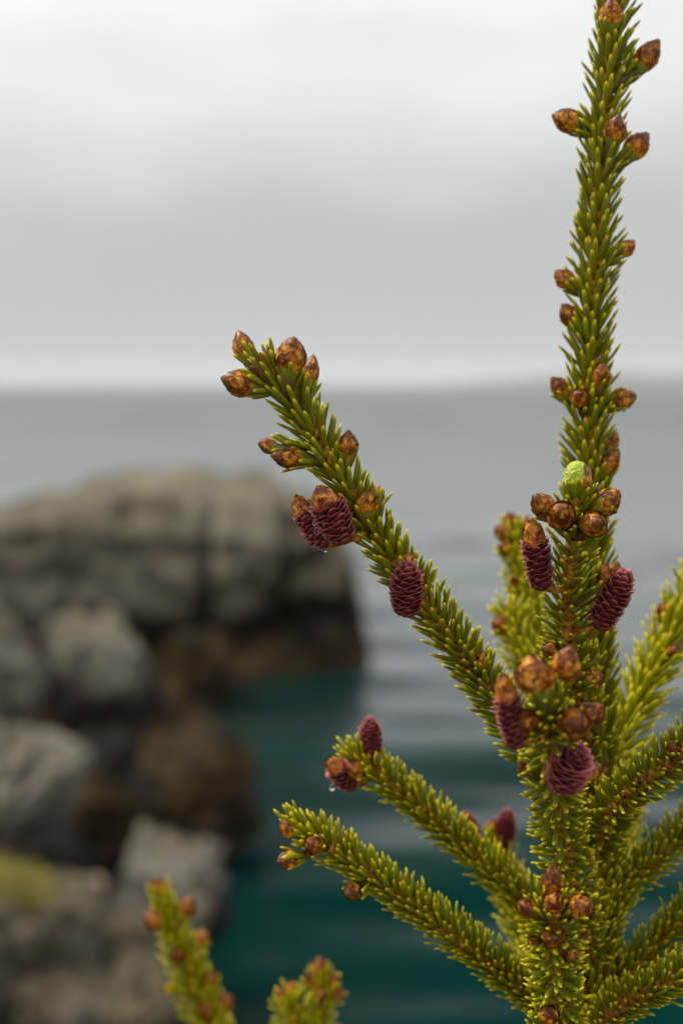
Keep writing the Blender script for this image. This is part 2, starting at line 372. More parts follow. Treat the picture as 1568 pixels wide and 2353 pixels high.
# headland: fractured blocks round one core
hb = at(250, 1330, 24.5); hb.z = -0.5
head = link('headland', None, M=Matrix.Translation(hb), kind='structure')
def lerp_tab(tab, x):
    if x <= tab[0][0]: return tab[0][1]
    for (a, p), (b, q) in zip(tab, tab[1:]):
        if x <= b: return p + (q - p) * (x - a) / (b - a)
    return tab[-1][1]
def make_outcrop():
    """one broad fractured outcrop: sloping top, jointed face, undercut, weedy shelf at the waterline"""
    D = 24.6; zof = lambda py, d=D: at(784, py, d).z; xof = lambda px: at(px, 1300, D).x
    TOP = [(-900, 1230), (-300, 1180), (0, 1152), (80, 1142), (120, 1118), (210, 1094), (330, 1084), (430, 1092), (470, 1102), (560, 1096), (650, 1102), (700, 1122), (745, 1168), (785, 1235), (818, 1315), (838, 1400), (850, 1480)]
    BOT = [(-900, 1440), (300, 1425), (480, 1415), (600, 1400), (640, 1365), (720, 1345), (790, 1372), (850, 1490)]
    LOW = [(-900, 1480), (440, 1480), (560, 1462), (640, 1432), (720, 1400), (840, 1398), (850, 1500)]
    JOINT = [(150, 12, .14), (463, 15, .6), (640, 13, .55), (-150, 25, .4)]
    nx, V, F = 230, [], []; secs = 64
    for i in range(nx + 1):
        px = -900 + 1752 * i / nx; zt, zb, zl = zof(lerp_tab(TOP, px)), zof(lerp_tab(BOT, px)), zof(lerp_tab(LOW, px))
        endf = min(1, max(0.03, (852 - px) / 240)) ** .5
        zb = min(zb, zt - .05); zl = min(zl, zb - .12)
        sec = [(6.5, -1.2), (5.6, zt - .9), (3.4, zt + .02), (.9, zt - .06), (.12, zt - .22), (-.18, zt * .6 + zb * .4), (-.42, zb + .08), (-.25, zb), (.55, zb - .12), (.65, zl + .06), (-.35, zl), (-.85, zl - .16), (-1.05, zl * .4), (-1.25, -1.2)]
        cum = [0]
        for a, b in zip(sec, sec[1:]): cum.append(cum[-1] + math.hypot(b[0] - a[0], b[1] - a[1]))
        for k in range(secs + 1):
            t = cum[-1] * (k / secs); q = 0
            while q < len(sec) - 2 and cum[q + 1] < t: q += 1
            f = (t - cum[q]) / (cum[q + 1] - cum[q]); dy, z = (sec[q][m] + (sec[q + 1][m] - sec[q][m]) * f for m in (0, 1))
            P = Vector((xof(px), D + dy * endf + (1 - endf) * 1.2, z))
            g = 0
            for jx, jw, jd in JOINT:
                lean = (z - zb) * 10 + 9 * noise.noise(Vector((z * 1.3, jx, 0)))
                g += jd * math.exp(-((px - jx - lean) / jw) ** 2)
            if 3 <= q: P.y += g * (1 if 3 < q < 10 else .3)
            if q <= 4: P.z -= g * .12
            dg = math.exp(-((zof(1320) + (px - 640) * .0062 - z) / .16) ** 2) if 600 < px < 760 else 0      # slanting crack
            P.y += .8 * dg
            n1 = Vector((fbm(P * .7), fbm(P * .7 + Vector((9, 3, 1))), fbm(P * .7 + Vector((4, 7, 2)))))
            vd, vp = noise.voronoi(Vector((P.x * .55, P.y * .55, P.z * .8)) + n1 * .2)
            cell = noise.cell(vp[0] * 7.3) - .5
            P += Vector((0.05 * n1.x, .16 * n1.y + .42 * cell + (.34 * (((P.z * 1.35 + .25 * n1.x + .12 * P.x) % 1.0) - .5) if 4 <= q < 7 else 0), -.16 + .06 * n1.z + (.08 * cell if q < 5 else 0)))
            n2 = fbm(P * 3.1); P += Vector((0, .07 * n2, .04 * n2)); V.append(P - hb)
    w_ = secs + 1
    for i in range(nx):
        for k in range(secs): a = i * w_ + k; F.append((a, a + w_, a + w_ + 1, a + 1))
    F.append(tuple(nx * w_ + k for k in range(w_)))
    link('outcrop', mesh('outcrop', V, F), M_head, head, Matrix.Translation(hb))
make_outcrop()
HB = dict(parent=head, amp=0.13)
rock('rock_block', 430, 1530, 22.3, 250, 170, 1.0, 20, M_weed, sq=4, extra=1.0, **HB)
rock('rock_block', 90, 1480, 22.3, 330, 190, 1.0, 19, M_rock, sq=5, extra=0.6, **HB)

def boulder(label, px, py, d, wp, hp, *a, **k): return rock('boulder', px, py, d, wp * 1.12, hp * 1.08, *a, label=label, category='boulder', group='boulders along the shore', **k)
boulder('big rounded grey boulder in front of the headland', 222, 1590, 18.0, 340, 330, 1.0, 31, M_mid, sq=3.2, extra=0.7, amp=.1)
boulder('grey-green boulder at the picture left edge beside the rounded boulder', -10, 1540, 17.0, 230, 400, 1.0, 32, M_rock2, sq=4, extra=0.8)
boulder('dark wet rock in the cleft below the headland', 405, 1650, 19.5, 200, 250, 0.9, 33, M_weed, extra=0.9)
boulder('weed-covered brown rock reaching furthest right into the green water', 425, 1845, 15.2, 345, 300, 1.1, 34, M_weed, sq=3, extra=0.6, amp=0.2)
boulder('dark brown rock between weed-covered rock and pale slab', 240, 1850, 14.0, 290, 330, 0.9, 35, M_weed, extra=0.5)
boulder('pale tilted slab at the left edge below the grey-green boulder', 30, 1820, 12.4, 230, 390, 0.8, 36, M_rock2, rot=(0, 24, 10), sq=5, extra=0.3)
boulder('squat grey boulder beside the yellow-green grass', 140, 1995, 11.6, 210, 220, 0.6, 37, M_rock, sq=4, extra=0.5)
boulder('pale flat-topped boulder just above the blurred twig tip', 375, 2040, 11.4, 290, 230, 0.7, 38, M_rock2, rot=(0, 12, 0), sq=4, extra=0.6)
boulder('broad brown-grey boulder under the flat-topped one', 270, 2190, 10.4, 370, 250, 0.8, 39, M_low, sq=4, extra=0.6)
boulder('grey boulder in the bottom left corner under the grass', 60, 2200, 9.6, 370, 300, 0.8, 40, M_low, sq=4, extra=0.5)
boulder('low dark boulder at the bottom edge left of the blurred twig', 230, 2360, 9.2, 420, 250, 0.7, 41, M_low, sq=3.5, extra=0.5)
boulder('small pinkish stone lodged beside the grass', 215, 2040, 10.4, 60, 50, 0.17, 42, plain('pink granite', (0.36, 0.25, 0.18), 0.7), sq=2.4, n=12)

def make_grass():
    rng = random.Random(5); V, F, A = [], [], []
    for i in range(2600):
        px = rng.uniform(-60, 125); d = rng.uniform(9.3, 10.2)
        py = 2040 + rng.uniform(-50, 50) + 0.25 * (px - 30)
        b = at(px, py + 10, d); h = rng.uniform(.03, .16) * (1 if noise.noise(Vector((px * .03, d * 3, 0))) > -.1 else .3); a = rng.uniform(0, 6.28); wv = Vector((math.cos(a), math.sin(a), 0)) * rng.uniform(.004, .009)
        lean = Vector((rng.gauss(0, .35), rng.gauss(0, .35), 1)).normalized() * h
        k = len(V); V += [b - wv, b + wv, b + lean * .6 + wv * .7, b + lean * .6 - wv * .7, b + lean + Vector((rng.gauss(0, .02), rng.gauss(0, .02), -.01))]
        F += [(k, k + 1, k + 2, k + 3), (k + 3, k + 2, k + 4)]; A += [rng.random()] * 5
    m, t, p = mat('dry shore grass'); L(t, ramp(t, att(t, 'rnd'), [(0, (0.10, 0.13, 0.02)), (0.5, (0.32, 0.29, 0.04)), (1, (0.5, 0.38, 0.12))]), p.inputs['Base Color'])
    link('grass', mesh('grass', V, F, attrs={'rnd': A}), m, kind='stuff', label='yellow-green grass growing between the rocks at the left edge', category='grass')
make_grass()

# ------------------------------------------------------------------ the spruce
TB = Vector((0.115, 0.60, 3.735))
tree = link('spruce_tree', None, M=Matrix.Translation(TB), label='young spruce with brown buds and small purple cones in front of the sea', category='tree')

def spline(ctrl, step=0.0009):
    P = [Vector(c) for c in ctrl]; P = [P[0] * 2 - P[1]] + P + [P[-1] * 2 - P[-2]]; out = []
    for i in range(1, len(P) - 2):
        n = max(2, int((P[i + 1] - P[i]).length / step))
        for k in range(n):
            t = k / n; a, b, c, d = P[i - 1], P[i], P[i + 1], P[i + 2]
            out.append(0.5 * ((2 * b) + (c - a) * t + (2 * a - 5 * b + 4 * c - d) * t * t + (3 * b - a - 3 * c + d) * t ** 3))
    out.append(P[-2].copy()); return out

# needle shapes: six variants, unit length along z, bending towards +x
def needle_proto(seed):
    rng = random.Random(seed); rings = [(0, .5), (.05, .78), (.3, 1.0), (.6, .98), (.8, .86), (.92, .58), (.975, .22)]
    bend = rng.uniform(-0.03, 0.14); V, T = [], []
    n = 6; rr = 0.079 * rng.uniform(.92, 1.08)
    for t, r in rings:
        for k in range(n):
            a = 2 * math.pi * (k + .5) / n
            kk = 1.12 if k % 3 == 1 else 0.94
            V.append((bend * t * t + math.cos(a) * rr * r * 0.8 * kk, math.sin(a) * rr * r * 1.1 * kk, t)); T.append(t)
    V.append((bend, 0, 1)); T.append(1)
    F = [(i * n + k, i * n + (k + 1) % n, (i + 1) * n + (k + 1) % n, (i + 1) * n + k) for i in range(len(rings) - 1) for k in range(n)]
    b = (len(rings) - 1) * n; F += [(b + k, b + (k + 1) % n, b + n) for k in range(n)]
    return np.array(V), F, np.array(T)
PROT = [needle_proto(s) for s in range(6)]

branches = []; needles = []       # needles: (branch, variant, matrix, rnd, tone, dead)
GA = math.pi * (3 - math.sqrt(5))
def branch(name, ctrl, r0, r1, nlen, ang, dens, up=0.2, tone=0.3, seed=0, nfrom=0.0, nto=1.0, tipang=None, label=None, world=False, curve_side=1, wid=1.0):
    pts = spline(ctrl if world else [at(*c) for c in ctrl]); n = len(pts)
    cum = [0.0]
    for i in range(1, n): cum.append(cum[-1] + (pts[i] - pts[i - 1]).length)
    Lg = cum[-1]; rng = random.Random(seed + 100)
    rad = [r0 + (r1 - r0) * (c / Lg) for c in cum]
    rad[-1] *= 0.35; rad[-2] *= .7
    b = dict(pts=pts, rad=rad, L=Lg, cum=cum, tone=tone, name=name, label=label, pegs=[])
    b['id'] = len(branches); branches.append(b)
    s = Lg * nfrom; phi = rng.uniform(0, 6.28); i = 0
    ref = None
    while s < Lg * nto - 0.0005:
        while i < n - 2 and cum[i + 1] < s: i += 1
        t = (pts[min(i + 4, n - 1)] - pts[max(i - 4, 0)]).normalized()
        if ref is None: ref = t.orthogonal()
        ref = (ref - t * ref.dot(t)).normalized(); o = t.cross(ref)
        phi += GA + rng.gauss(0, .06)
        rd = ref * math.cos(phi) + o * math.sin(phi)
        u = s / Lg
        a = ang + rng.gauss(0, 5)
        if u > .9 * nto: a *= 1 - 0.55 * (u / nto - .9) / .1
        upv = Vector((0, 0, 1)); upv = upv - t * upv.dot(t)
        d = (t * math.cos(R(a)) + rd * math.sin(R(a))); 
        lowside = max(0, -rd.dot(upv.normalized() if upv.length > .01 else rd))
        d = (d + upv * (up + 0.45 * up * lowside) + Vector((rng.gauss(0, .03), rng.gauss(0, .03), rng.gauss(0, .03)))).normalized()
        ln = nlen * rng.choice((rng.uniform(.86, 1.1), rng.uniform(.86, 1.1), rng.uniform(.75, 1.15))) * (1 if u < .93 else .85)
        base = pts[i] + rd * (rad[i] * 0.95 + 0.0003)
        M = basis(d, t + upv * .5, base) @ Matrix.Diagonal((0.0107 * wid, 0.0107 * wid, ln, 1))
        needles.append([b['id'], rng.randrange(6), M, rng.random(), tone + rng.gauss(0, .1), 0, d, ln])
        b['pegs'].append((base, rd, t))
        s += 1 / (dens * 1000 * (1.12 - .3 * u)) * rng.uniform(.6, 1.4)
    return b

mm = 0.001
LEAD = dict(nlen=12.4 * mm, ang=36, dens=2.6, up=0.0, tone=0.22)
leader = branch('trunk', [(1345, 2420, .56), (1372, 2150, .56), (1380, 1900, .558), (1372, 1700, .556), (1362, 1450, .553), (1352, 1150, .55), (1352, 950, .547), (1358, 750, .545), (1368, 550, .543), (1380, 350, .541), (1396, 180, .54), (1412, 0, .54), (1420, -260, .54)],
                4.4 * mm, 2.1 * mm, seed=1, nfrom=0.03, **LEAD)
# lower trunk down to the ledge
tp = at(1345, 2420, .56)
lower = [TB - Vector((0, 0, .05)), TB + Vector((0.004, -.005, .25)), TB + Vector((-.004, -.01, .6)), tp]
A_ = branch('branch', [(1352, 1740, .553), (1330, 1600, .538), (1308, 1480, .525), (1304, 1350, .512), (1316, 1230, .503), (1326, 1130, .497)], 2.7 * mm, 2.2 * mm, 11.4 * mm, 50, 2.2, up=0.10, tone=0.12, seed=2, label='upright shoot tipped with a swollen green bud')
B_ = branch('branch', [(1350, 2200, .553), (1316, 2060, .532), (1288, 1920, .508), (1276, 1800, .482), (1262, 1690, .455), (1250, 1600, .437)], 2.9 * mm, 2.3 * mm, 10.0 * mm, 62, 2.4, up=0.08, tone=0.1, seed=3, label='shoot leaning toward the viewer with a peeling bud')
C_ = branch('branch', [(1320, 2520, .55), (1292, 2390, .528), (1276, 2280, .508), (1272, 2180, .486), (1270, 2090, .466)], 2.9 * mm, 2.3 * mm, 10.0 * mm, 62, 2.4, up=0.10, tone=0.12, seed=4)
L1 = branch('branch', [(1362, 1840, .553), (1262, 1770, .54), (1178, 1670, .527), (1085, 1535, .514), (985, 1405, .506), (872, 1245, .50), (772, 1085, .496), (690, 950, .493), (612, 838, .49)], 2.8 * mm, 2.2 * mm, 11.6 * mm, 42, 2.6, up=0.22, tone=0.22, seed=5, label='long branch with three purple cones reaching up to the left')
L2 = branch('branch', [(1355, 2240, .56), (1240, 2100, .565), (1120, 1995, .565), (990, 1880, .562), (880, 1790, .56), (805, 1732, .558)], 2.5 * mm, 2.0 * mm, 10.4 * mm, 46, 3.9, up=0.3, tone=0.5, wid=0.86, seed=6)
L3 = branch('branch', [(1340, 2400, .56), (1225, 2295, .555), (1080, 2180, .545), (930, 2070, .54), (780, 1962, .536), (668, 1892, .533)], 2.5 * mm, 2.0 * mm, 10.4 * mm, 46, 3.9, up=0.3, tone=0.42, wid=0.86, seed=7)
G1 = branch('branch', [(1372, 1800, .57), (1300, 1640, .60), (1240, 1480, .62), (1205, 1340, .63), (1178, 1220, .635)], 2.5 * mm, 2.0 * mm, 12.1 * mm, 43, 3.0, up=0.15, tone=0.75, seed=8)
G1b = branch('branch', [(1300, 1640, .60), (1230, 1560, .605), (1190, 1480, .61), (1170, 1400, .615)], 2.3 * mm, 2.0 * mm, 11.6 * mm, 43, 3.0, up=0.15, tone=0.85, seed=9)
G2 = branch('branch', [(1370, 2300, .565), (1260, 2240, .60), (1200, 2140, .62), (1160, 2020, .63), (1125, 1935, .635)], 2.5 * mm, 2.0 * mm, 11.6 * mm, 43, 3.0, up=0.2, tone=0.6, seed=10)
G3 = branch('branch', [(1378, 2140, .565), (1400, 2060, .60), (1420, 1970, .62), (1440, 1890, .635), (1452, 1840, .64)], 2.4 * mm, 2.0 * mm, 9 * mm, 43, 3.0, up=0.2, tone=0.65, seed=11)
R1 = branch('branch', [(1372, 1830, .56), (1420, 1700, .575), (1480, 1580, .585), (1550, 1440, .595), (1620, 1310, .60)], 2.6 * mm, 2.0 * mm, 14 * mm, 45, 3.1, up=0.15, tone=0.75, seed=12)
R2 = branch('branch', [(1378, 1950, .556), (1400, 1870, .535), (1470, 1800, .518), (1560, 1735, .505), (1680, 1620, .495), (1760, 1530, .49)], 2.7 * mm, 2.0 * mm, 11 * mm, 52, 2.9, up=0.22, tone=0.3, seed=13)
R3 = branch('branch', [(1375, 2150, .56), (1420, 2050, .56), (1500, 1975, .557), (1600, 1880, .552), (1700, 1770, .55)], 2.6 * mm, 2.0 * mm, 9.8 * mm, 46, 3.4, up=0.22, tone=0.45, wid=0.86, seed=14)
R4 = branch('branch', [(1365, 2340, .56), (1420, 2250, .56), (1510, 2170, .557), (1610, 2070, .552), (1720, 1960, .55)], 2.6 * mm, 2.0 * mm, 9.8 * mm, 46, 3.4, up=0.25, tone=0.35, wid=0.86, seed=15)
R5 = branch('branch', [(1345, 2430, .556), (1410, 2325, .535), (1500, 2275, .522), (1620, 2215, .512), (1750, 2130, .505)], 2.7 * mm, 2.0 * mm, 9.8 * mm, 46, 3.4, up=0.25, tone=0.35, wid=0.86, seed=16)
D1 = branch('branch', [(1330, 2620, .55), (1290, 2500, .53), (1262, 2400, .515), (1256, 2345, .505)], 2.6 * mm, 2.0 * mm, 9 * mm, 45, 2.2, up=0.1, tone=0.3, seed=17)
W1 = TB + Vector((-.001, -.008, .66)); W2 = TB + Vector((0, -.006, .42))
BL1 = branch('branch', [W1, W1 + Vector((-.10, .07, .0)), at(640, 2640, .73), at(515, 2420, .745), at(440, 2240, .745), at(396, 2130, .74), at(372, 2065, .735)], 3.6 * mm, 2.0 * mm, 15.5 * mm, 43, 3.0, up=0.1, tone=0.85, seed=18, world=True)
BL2 = branch('branch', [W1 + Vector((0, 0, -.05)), W1 + Vector((-.07, .04, -.05)), at(850, 2800, .69), at(765, 2560, .695), at(740, 2400, .69), at(735, 2250, .685)], 3.4 * mm, 2.0 * mm, 13 * mm, 46, 2.9, up=0.1, tone=0.8, wid=0.86, seed=19, world=True)
BL3 = branch('branch', [at(765, 2560, .695), at(712, 2470, .69), at(682, 2380, .687), at(670, 2300, .684)], 2.4 * mm, 2.0 * mm, 13 * mm, 46, 2.9, up=0.1, tone=0.9, wid=0.86, seed=20, world=True)
for k, a in enumerate((20, 95, 265, 320)):      # lower whorl under the picture
    v = Vector((math.cos(R(a)), math.sin(R(a)), 0)); o = W2
    branch('branch', [o, o + v * .12 + Vector((0, 0, .01)), o + v * .24 + Vector((0, 0, .035)), o + v * .34 + Vector((0, 0, .085))], 3.6 * mm, 2.0 * mm, 10.5 * mm, 45, 1.9, up=0.25, tone=0.4, seed=30 + k, world=True)

# bigger needle pegs on the trunk: sparse bark between
def nearest(b, p):
    return min(range(len(b['pts'])), key=lambda i: (b['pts'][i] - p).length)

# -------------- buds
def bud_profile(z):      # z 0..1 -> radius (unit = half width)
    if z < 0.36: return 0.60 + 0.40 * math.sin(z / 0.36 * math.pi / 2)
    q = (z - 0.36) / 0.64; return max(0.0, (1 - q ** 1.75)) ** 0.95 + 0.03 * (1 - q)
def bud_scales_mesh(seed, wide=1.0, z0=0.2, loose=0.0):
    rng = random.Random(seed); V, F, T, Q, RM = [], [], [], [], []
    cnt = 34; phi = rng.uniform(0, 6)
    for k in range(cnt):
        zc = z0 + (0.80 - z0) * (k / (cnt - 1)) ** 0.9; phi += GA + rng.gauss(0, .25)
        hw = (0.56 - 0.10 * zc) * rng.uniform(.7, 1.25); ln = 0.32 * rng.uniform(.7, 1.3); q = rng.random(); b = len(V); nu, nv = 6, 5
        lo = loose * rng.random()
        for j in range(nv + 1):
            v = j / nv; w = hw * (1 - v ** 2.4 * 0.85)
            for i in range(nu + 1):
                u = -1 + 2 * i / nu; z = min(0.995, zc - 0.12 + ln * v - 0.05 * u * u * (1 - v))
                zz = max(z, 0.02); rad = bud_profile(zz); 
                aw = w * u / max(rad, .38)
                off = 0.02 + 0.12 * (v ** 2.2) + 0.02 * abs(u) ** 3 * v + 0.012 * k / cnt + lo * v * v * .35
                r = rad + off * (0.35 + 0.65 * min(1, rad * 1.5))
                V.append(((math.cos(phi + aw) * r) * .5, math.sin(phi + aw) * r * .5, z + 0.012 * v)); T.append(z); Q.append(q); RM.append(max(v ** 3, abs(u) ** 6 * .8))
        for j in range(nv):
            for i in range(nu): f = b + j * (nu + 1) + i; F.append((f, f + 1, f + nu + 2, f + nu + 1))
    return mesh('bud_scales', V, F, attrs={'t': T, 'rnd': Q, 'rim': RM})
BSC = [bud_scales_mesh(s, z0=z) for s, z in ((1, .16), (2, .24), (3, .3), (4, .2), (5, .34))]
for me in BSC: me.materials.append(M_bud)
BSCL = [bud_scales_mesh(s, z0=.3, loose=1.0) for s in (8, 9)]
for me in BSCL: me.materials.append(M_paper)
CAPM = [bud_scales_mesh(s, z0=.42, loose=.45) for s in (21, 22)]
for me in CAPM: me.materials.append(M_paper)
clear = []        # ellipsoids kept free of needles
def bud(b, px, py, wpx, lpx, d, dz=0.0, kind='bud', var=None):
    """dz: how far (m) in front of the branch axis the bud's middle lies"""
    rng = random.Random(int(px * 7 + py)); sp = None
    # depth of the branch at this place
    best = min(range(0, len(b['pts']), 3), key=lambda i: abs((b['pts'][i] - CAMP).dot(UP) / (b['pts'][i] - CAMP).dot(FW) - (1176 - py) * K) + abs((b['pts'][i] - CAMP).dot(RT) / (b['pts'][i] - CAMP).dot(FW) - (px - 784) * K))
    dep = (b['pts'][best] - CAMP).dot(FW) - dz
    c = at(px, py, dep); W, Ln = wpx * K * dep, lpx * K * dep
    tip = sdir(*d); base = c - tip * Ln * .5
    M = basis(tip, Vector((rng.gauss(0, 1), rng.gauss(0, 1), rng.gauss(0, 1))), base) @ Matrix.Diagonal((W, W, Ln, 1))
    # body: neck from the twig, green cup, inner core
    i = nearest(b, base - tip * 0.002); i = max(0, i - 5); foot = b['pts'][i]
    Mi = M.inverted(); g = G(); f = Mi @ foot
    dst = (foot - base).length
    mid = Mi @ ((foot + base - tip * min(dst * .6, Ln * .5)) * .5)
    g_p = [f, f * .5 + mid * .5, mid, Vector((0, 0, -.06)), Vector((0, 0, 0.0))] + [Vector((0, 0, z)) for z in (.08, .18, .3, .42, .56, .7, .82, .92, .98)]
    rr = [.24, .25, .26, .28, .31] + [max(.02, bud_profile(z) * .5 * .97) for z in (.08, .18, .3, .42, .56, .7, .82, .92, .98)]
    tv = [0, 0, .04, .16, .38, .45, .6, .8, .9, 1, 1, 1, 1, 1]
    g.tube(g_p, rr, n=14)
    att_t = [t for t in tv for _ in range(14)]
    me = mesh('bud', g.V, g.F, attrs={'t': att_t})
    o = link('bud', me, M_open if kind == 'open' else M_green, tree, M)
    axn = (base - foot); axl = axn.length; axn = axn.normalized() if axl > 1e-4 else tip
    for k in range(9 if kind == 'open' else 7):
        a_ = k * GA + px; x_ = axn.orthogonal().normalized(); y_ = axn.cross(x_); rd_ = x_ * math.cos(a_) + y_ * math.sin(a_)
        d_ = (tip * .75 + axn * .25 + rd_ * rng.uniform(.3, .6) + Vector((0, 0, .1))).normalized(); ln_ = rng.uniform(.75, 1.05) * .0092
        b0 = foot + axn * max(.0015, axl * rng.uniform(.25, .9)) + rd_ * W * .24
        needles.append([b['id'], rng.randrange(6), basis(d_, rd_ * -1, b0) @ Matrix.Diagonal((.0105, .0105, ln_, 1)), rng.random(), b['tone'] + .05, 0, d_, ln_])
    clear.append((M @ Matrix.Translation((0, 0, .5)) @ Matrix.Diagonal((.47, .47, .46, 1))).inverted())
    if kind == 'open':
        for v in me.vertices:      # rounder top than a closed bud
            if v.co.z > .3:
                rr2 = math.hypot(v.co.x, v.co.y); q = min(1, (v.co.z - .3) / .68); want = .5 * math.sqrt(max(0.002, 1 - q ** 2.6))
                if rr2 > 1e-6: v.co.x *= want / rr2; v.co.y *= want / rr2
        o['label'] = 'swelling green bud with a torn brown papery cap on one side'
        # torn papery cap on the right half
        V, F, T, Q, RM = [], [], [], [], []; nu, nv = 14, 7
        Mx = basis(tip, -RT, base) @ Matrix.Diagonal((W, W, Ln, 1))
        for j in range(nv + 1):
            for i2 in range(nu + 1):
                u, v = i2 / nu, j / nv; z = .05 + .80 * v + .06 * math.sin(u * 17) * v
                a = math.pi + (-1 + 2 * u) * (1.35 + 1.7 * (1 - v) ** 4) * (1 - .3 * v) + .12 * math.sin(v * 13) * (1 if i2 in (0, nu) else 0)
                r = .5 * math.sqrt(max(.02, 1 - max(0, (z - .3) / .68) ** 2.6)) * (1 if z > .3 else bud_profile(z)) * 1.05 + .012
                V.append((math.cos(a) * r, math.sin(a) * r, z)); T.append(z); Q.append(.5); RM.append(0)
        for j in range(nv):
            for i2 in range(nu): k = j * (nu + 1) + i2; F.append((k, k + 1, k + nu + 2, k + nu + 1))
        link('papery_cap', mesh('papery_cap', V, F, attrs={'t': T, 'rnd': Q, 'rim': RM}), M_paper, tree if False else o, Mx)
    else:
        sm = rng.choice(BSCL if kind == 'peel' else BSC) if var is None else BSC[var]
        link('bud_scales', sm, None, o, M, kind='stuff')
    return o
Z = 0.006
for a in [(1402, 30, 52, 74, (0, 1, .3), .007), (1488, 125, 52, 88, (.55, .8, .1), 0), (1300, 275, 54, 72, (-.9, .3, .1), 0), (1413, 294, 50, 66, (.2, .9, .4), .008),
          (1464, 332, 54, 74, (.6, .7, .1), .001), (1440, 568, 36, 48, (.7, .65, .1), 0), (1293, 638, 42, 54, (-.75, .6, .1), 0), (1306, 722, 44, 62, (-.5, .85, .1), .001),
          (1380, 860, 44, 60, (.15, .9, .35), .008), (1285, 888, 42, 62, (-.65, .7, .1), 0), (1330, 912, 42, 46, (0, .35, .9), .009), (1434, 915, 48, 60, (.9, .25, .1), 0),
          (1406, 1010, 32, 52, (.35, .85, -.3), -.003), (1402, 1058, 42, 66, (.5, .8, .2), .004)]:
    bud(leader, *a)
bud(A_, 1325, 1092, 62, 72, (0, 1, .15), 0, 'open')
for a in [(1243, 1158, 52, 64, (-.6, .65, .35), .004), (1286, 1180, 64, 62, (-.15, .25, .9), .009), (1365, 1204, 62, 62, (.25, .3, .9), .009), (1396, 1150, 60, 74, (.7, .65, .2), .002),
          (1262, 1494, 38, 44, (-.7, .3, .4), .005), (1364, 1557, 40, 46, (.85, .3, .4), .006), (1386, 1318, 30, 60, (.2, .95, .1), -.002), (1412, 1310, 36, 46, (.3, .9, -.2), -.006)]:
    bud(A_, *a)
bud(B_, 1228, 1552, 82, 104, (-.3, .93, .12), 0, 'peel')
for a in [(1300, 1525, 66, 92, (.2, .93, .2), -.004), (1206, 1658, 62, 62, (-.25, .3, .9), .009), (1318, 1662, 76, 70, (.15, .25, .93), .009), (1362, 1638, 56, 66, (.6, .6, .5), .001),
          (1202, 1765, 28, 42, (-.45, .75, .4), .004), (1360, 1770, 44, 52, (.7, .5, .2), -.004)]:
    bud(B_, *a)
bud(C_, 1272, 2070, 48, 58, (.05, .55, .8), .003, 'peel')
for a in [(1268, 2022, 48, 74, (-.05, 1, .1), -.004), (1208, 2085, 44, 54, (-.7, .5, .4), 0), (1338, 2084, 60, 60, (.4, .45, .75), .004), (1270, 2152, 52, 50, (0, .1, 1), .011),
          (1308, 2190, 38, 52, (.35, -.4, .75), .010), (1222, 2164, 24, 28, (-.7, .3, .4), .006)]:
    bud(C_, *a)
for a in [(557, 792, 46, 72, (-.3, .92, -.1), -.003), (546, 878, 62, 80, (-.93, .22, .15), .002), (669, 815, 68, 90, (.12, .96, .2), .005), (712, 852, 42, 84, (.2, .95, -.3), -.004),
          (657, 1051, 46, 74, (-.95, .12, .25), .004), (614, 1023, 36, 50, (-.9, .25, -.3), -.004), (799, 1018, 46, 62, (.05, .97, .1), .002), (842, 1155, 50, 66, (.08, .9, .4), .007),
          (868, 1136, 30, 44, (.2, .9, -.3), -.004), (936, 1288, 42, 40, (0, .9, .2), .004), (976, 1322, 26, 34, (.5, .8, -.3), -.004), (1105, 1514, 32, 40, (.1, .95, .3), .005)]:
    bud(L1, *a)
for a in [(812, 1768, 44, 50, (-.6, .3, .6), .006), (845, 1745, 34, 44, (.1, .8, .5), .003), (938, 1806, 26, 34, (.3, .9, .1), 0)]: bud(L2, *a)
for a in [(662, 1900, 44, 50, (-.75, .55, .25), .001), (660, 1976, 44, 54, (-.9, -.05, .35), .003), (720, 1941, 44, 44, (-.3, .3, .85), .009), (797, 1926, 26, 42, (.1, .9, -.3), -.002), (808, 2050, 40, 40, (-.35, -.15, .8), .008)]: bud(L3, *a)
for a in [(1153, 1222, 40, 46, (-.7, .3, .4), .004), (1172, 1196, 36, 46, (-.1, .9, .2), 0), (1160, 1258, 32, 40, (-.75, .25, .4), .004), (1205, 1200, 28, 40, (.4, .85, 0), 0), (1185, 1335, 26, 36, (-.5, .5, .6), .007)]: bud(G1, *a)
for a in [(1146, 1434, 40, 42, (-.8, .3, .4), .004), (1172, 1400, 30, 40, (-.1, .9, .1), 0)]: bud(G1b, *a)
for a in [(1130, 1900, 30, 42, (.1, .9, .1), 0)]: bud(G2, *a)
for a in [(1524, 1402, 34, 44, (-.6, .7, .2), .003), (1548, 1496, 30, 36, (.2, .5, .8), .009), (1395, 1765, 26, 34, (-.4, .8, .4), .006)]: bud(R1, *a)
for a in [(1546, 1720, 34, 34, (.1, .3, .9), .008)]: bud(R2, *a)
for a in [(1440, 1895, 26, 32, (.5, .7, .2), .002)]: bud(G3, *a)
for a in [(1262, 2330, 44, 46, (.1, .8, .5), .004)]: bud(D1, *a)
for a in [(366, 2042, 38, 66, (-.35, .92, .1), 0), (430, 2082, 42, 50, (.45, .85, .1), .001), (352, 2112, 48, 50, (-.75, .4, .4), .004), (464, 2156, 34, 42, (.7, .65, .1), .001), (405, 2196, 34, 40, (-.2, .5, .8), .009),
          (486, 2246, 32, 40, (.55, .75, .2), .003), (520, 2300, 36, 38, (.7, .6, .2), .002), (470, 2320, 34, 36, (0, .5, .85), .009), (385, 2272, 24, 34, (-.8, .4, .2), 0)]: bud(BL1, *a)
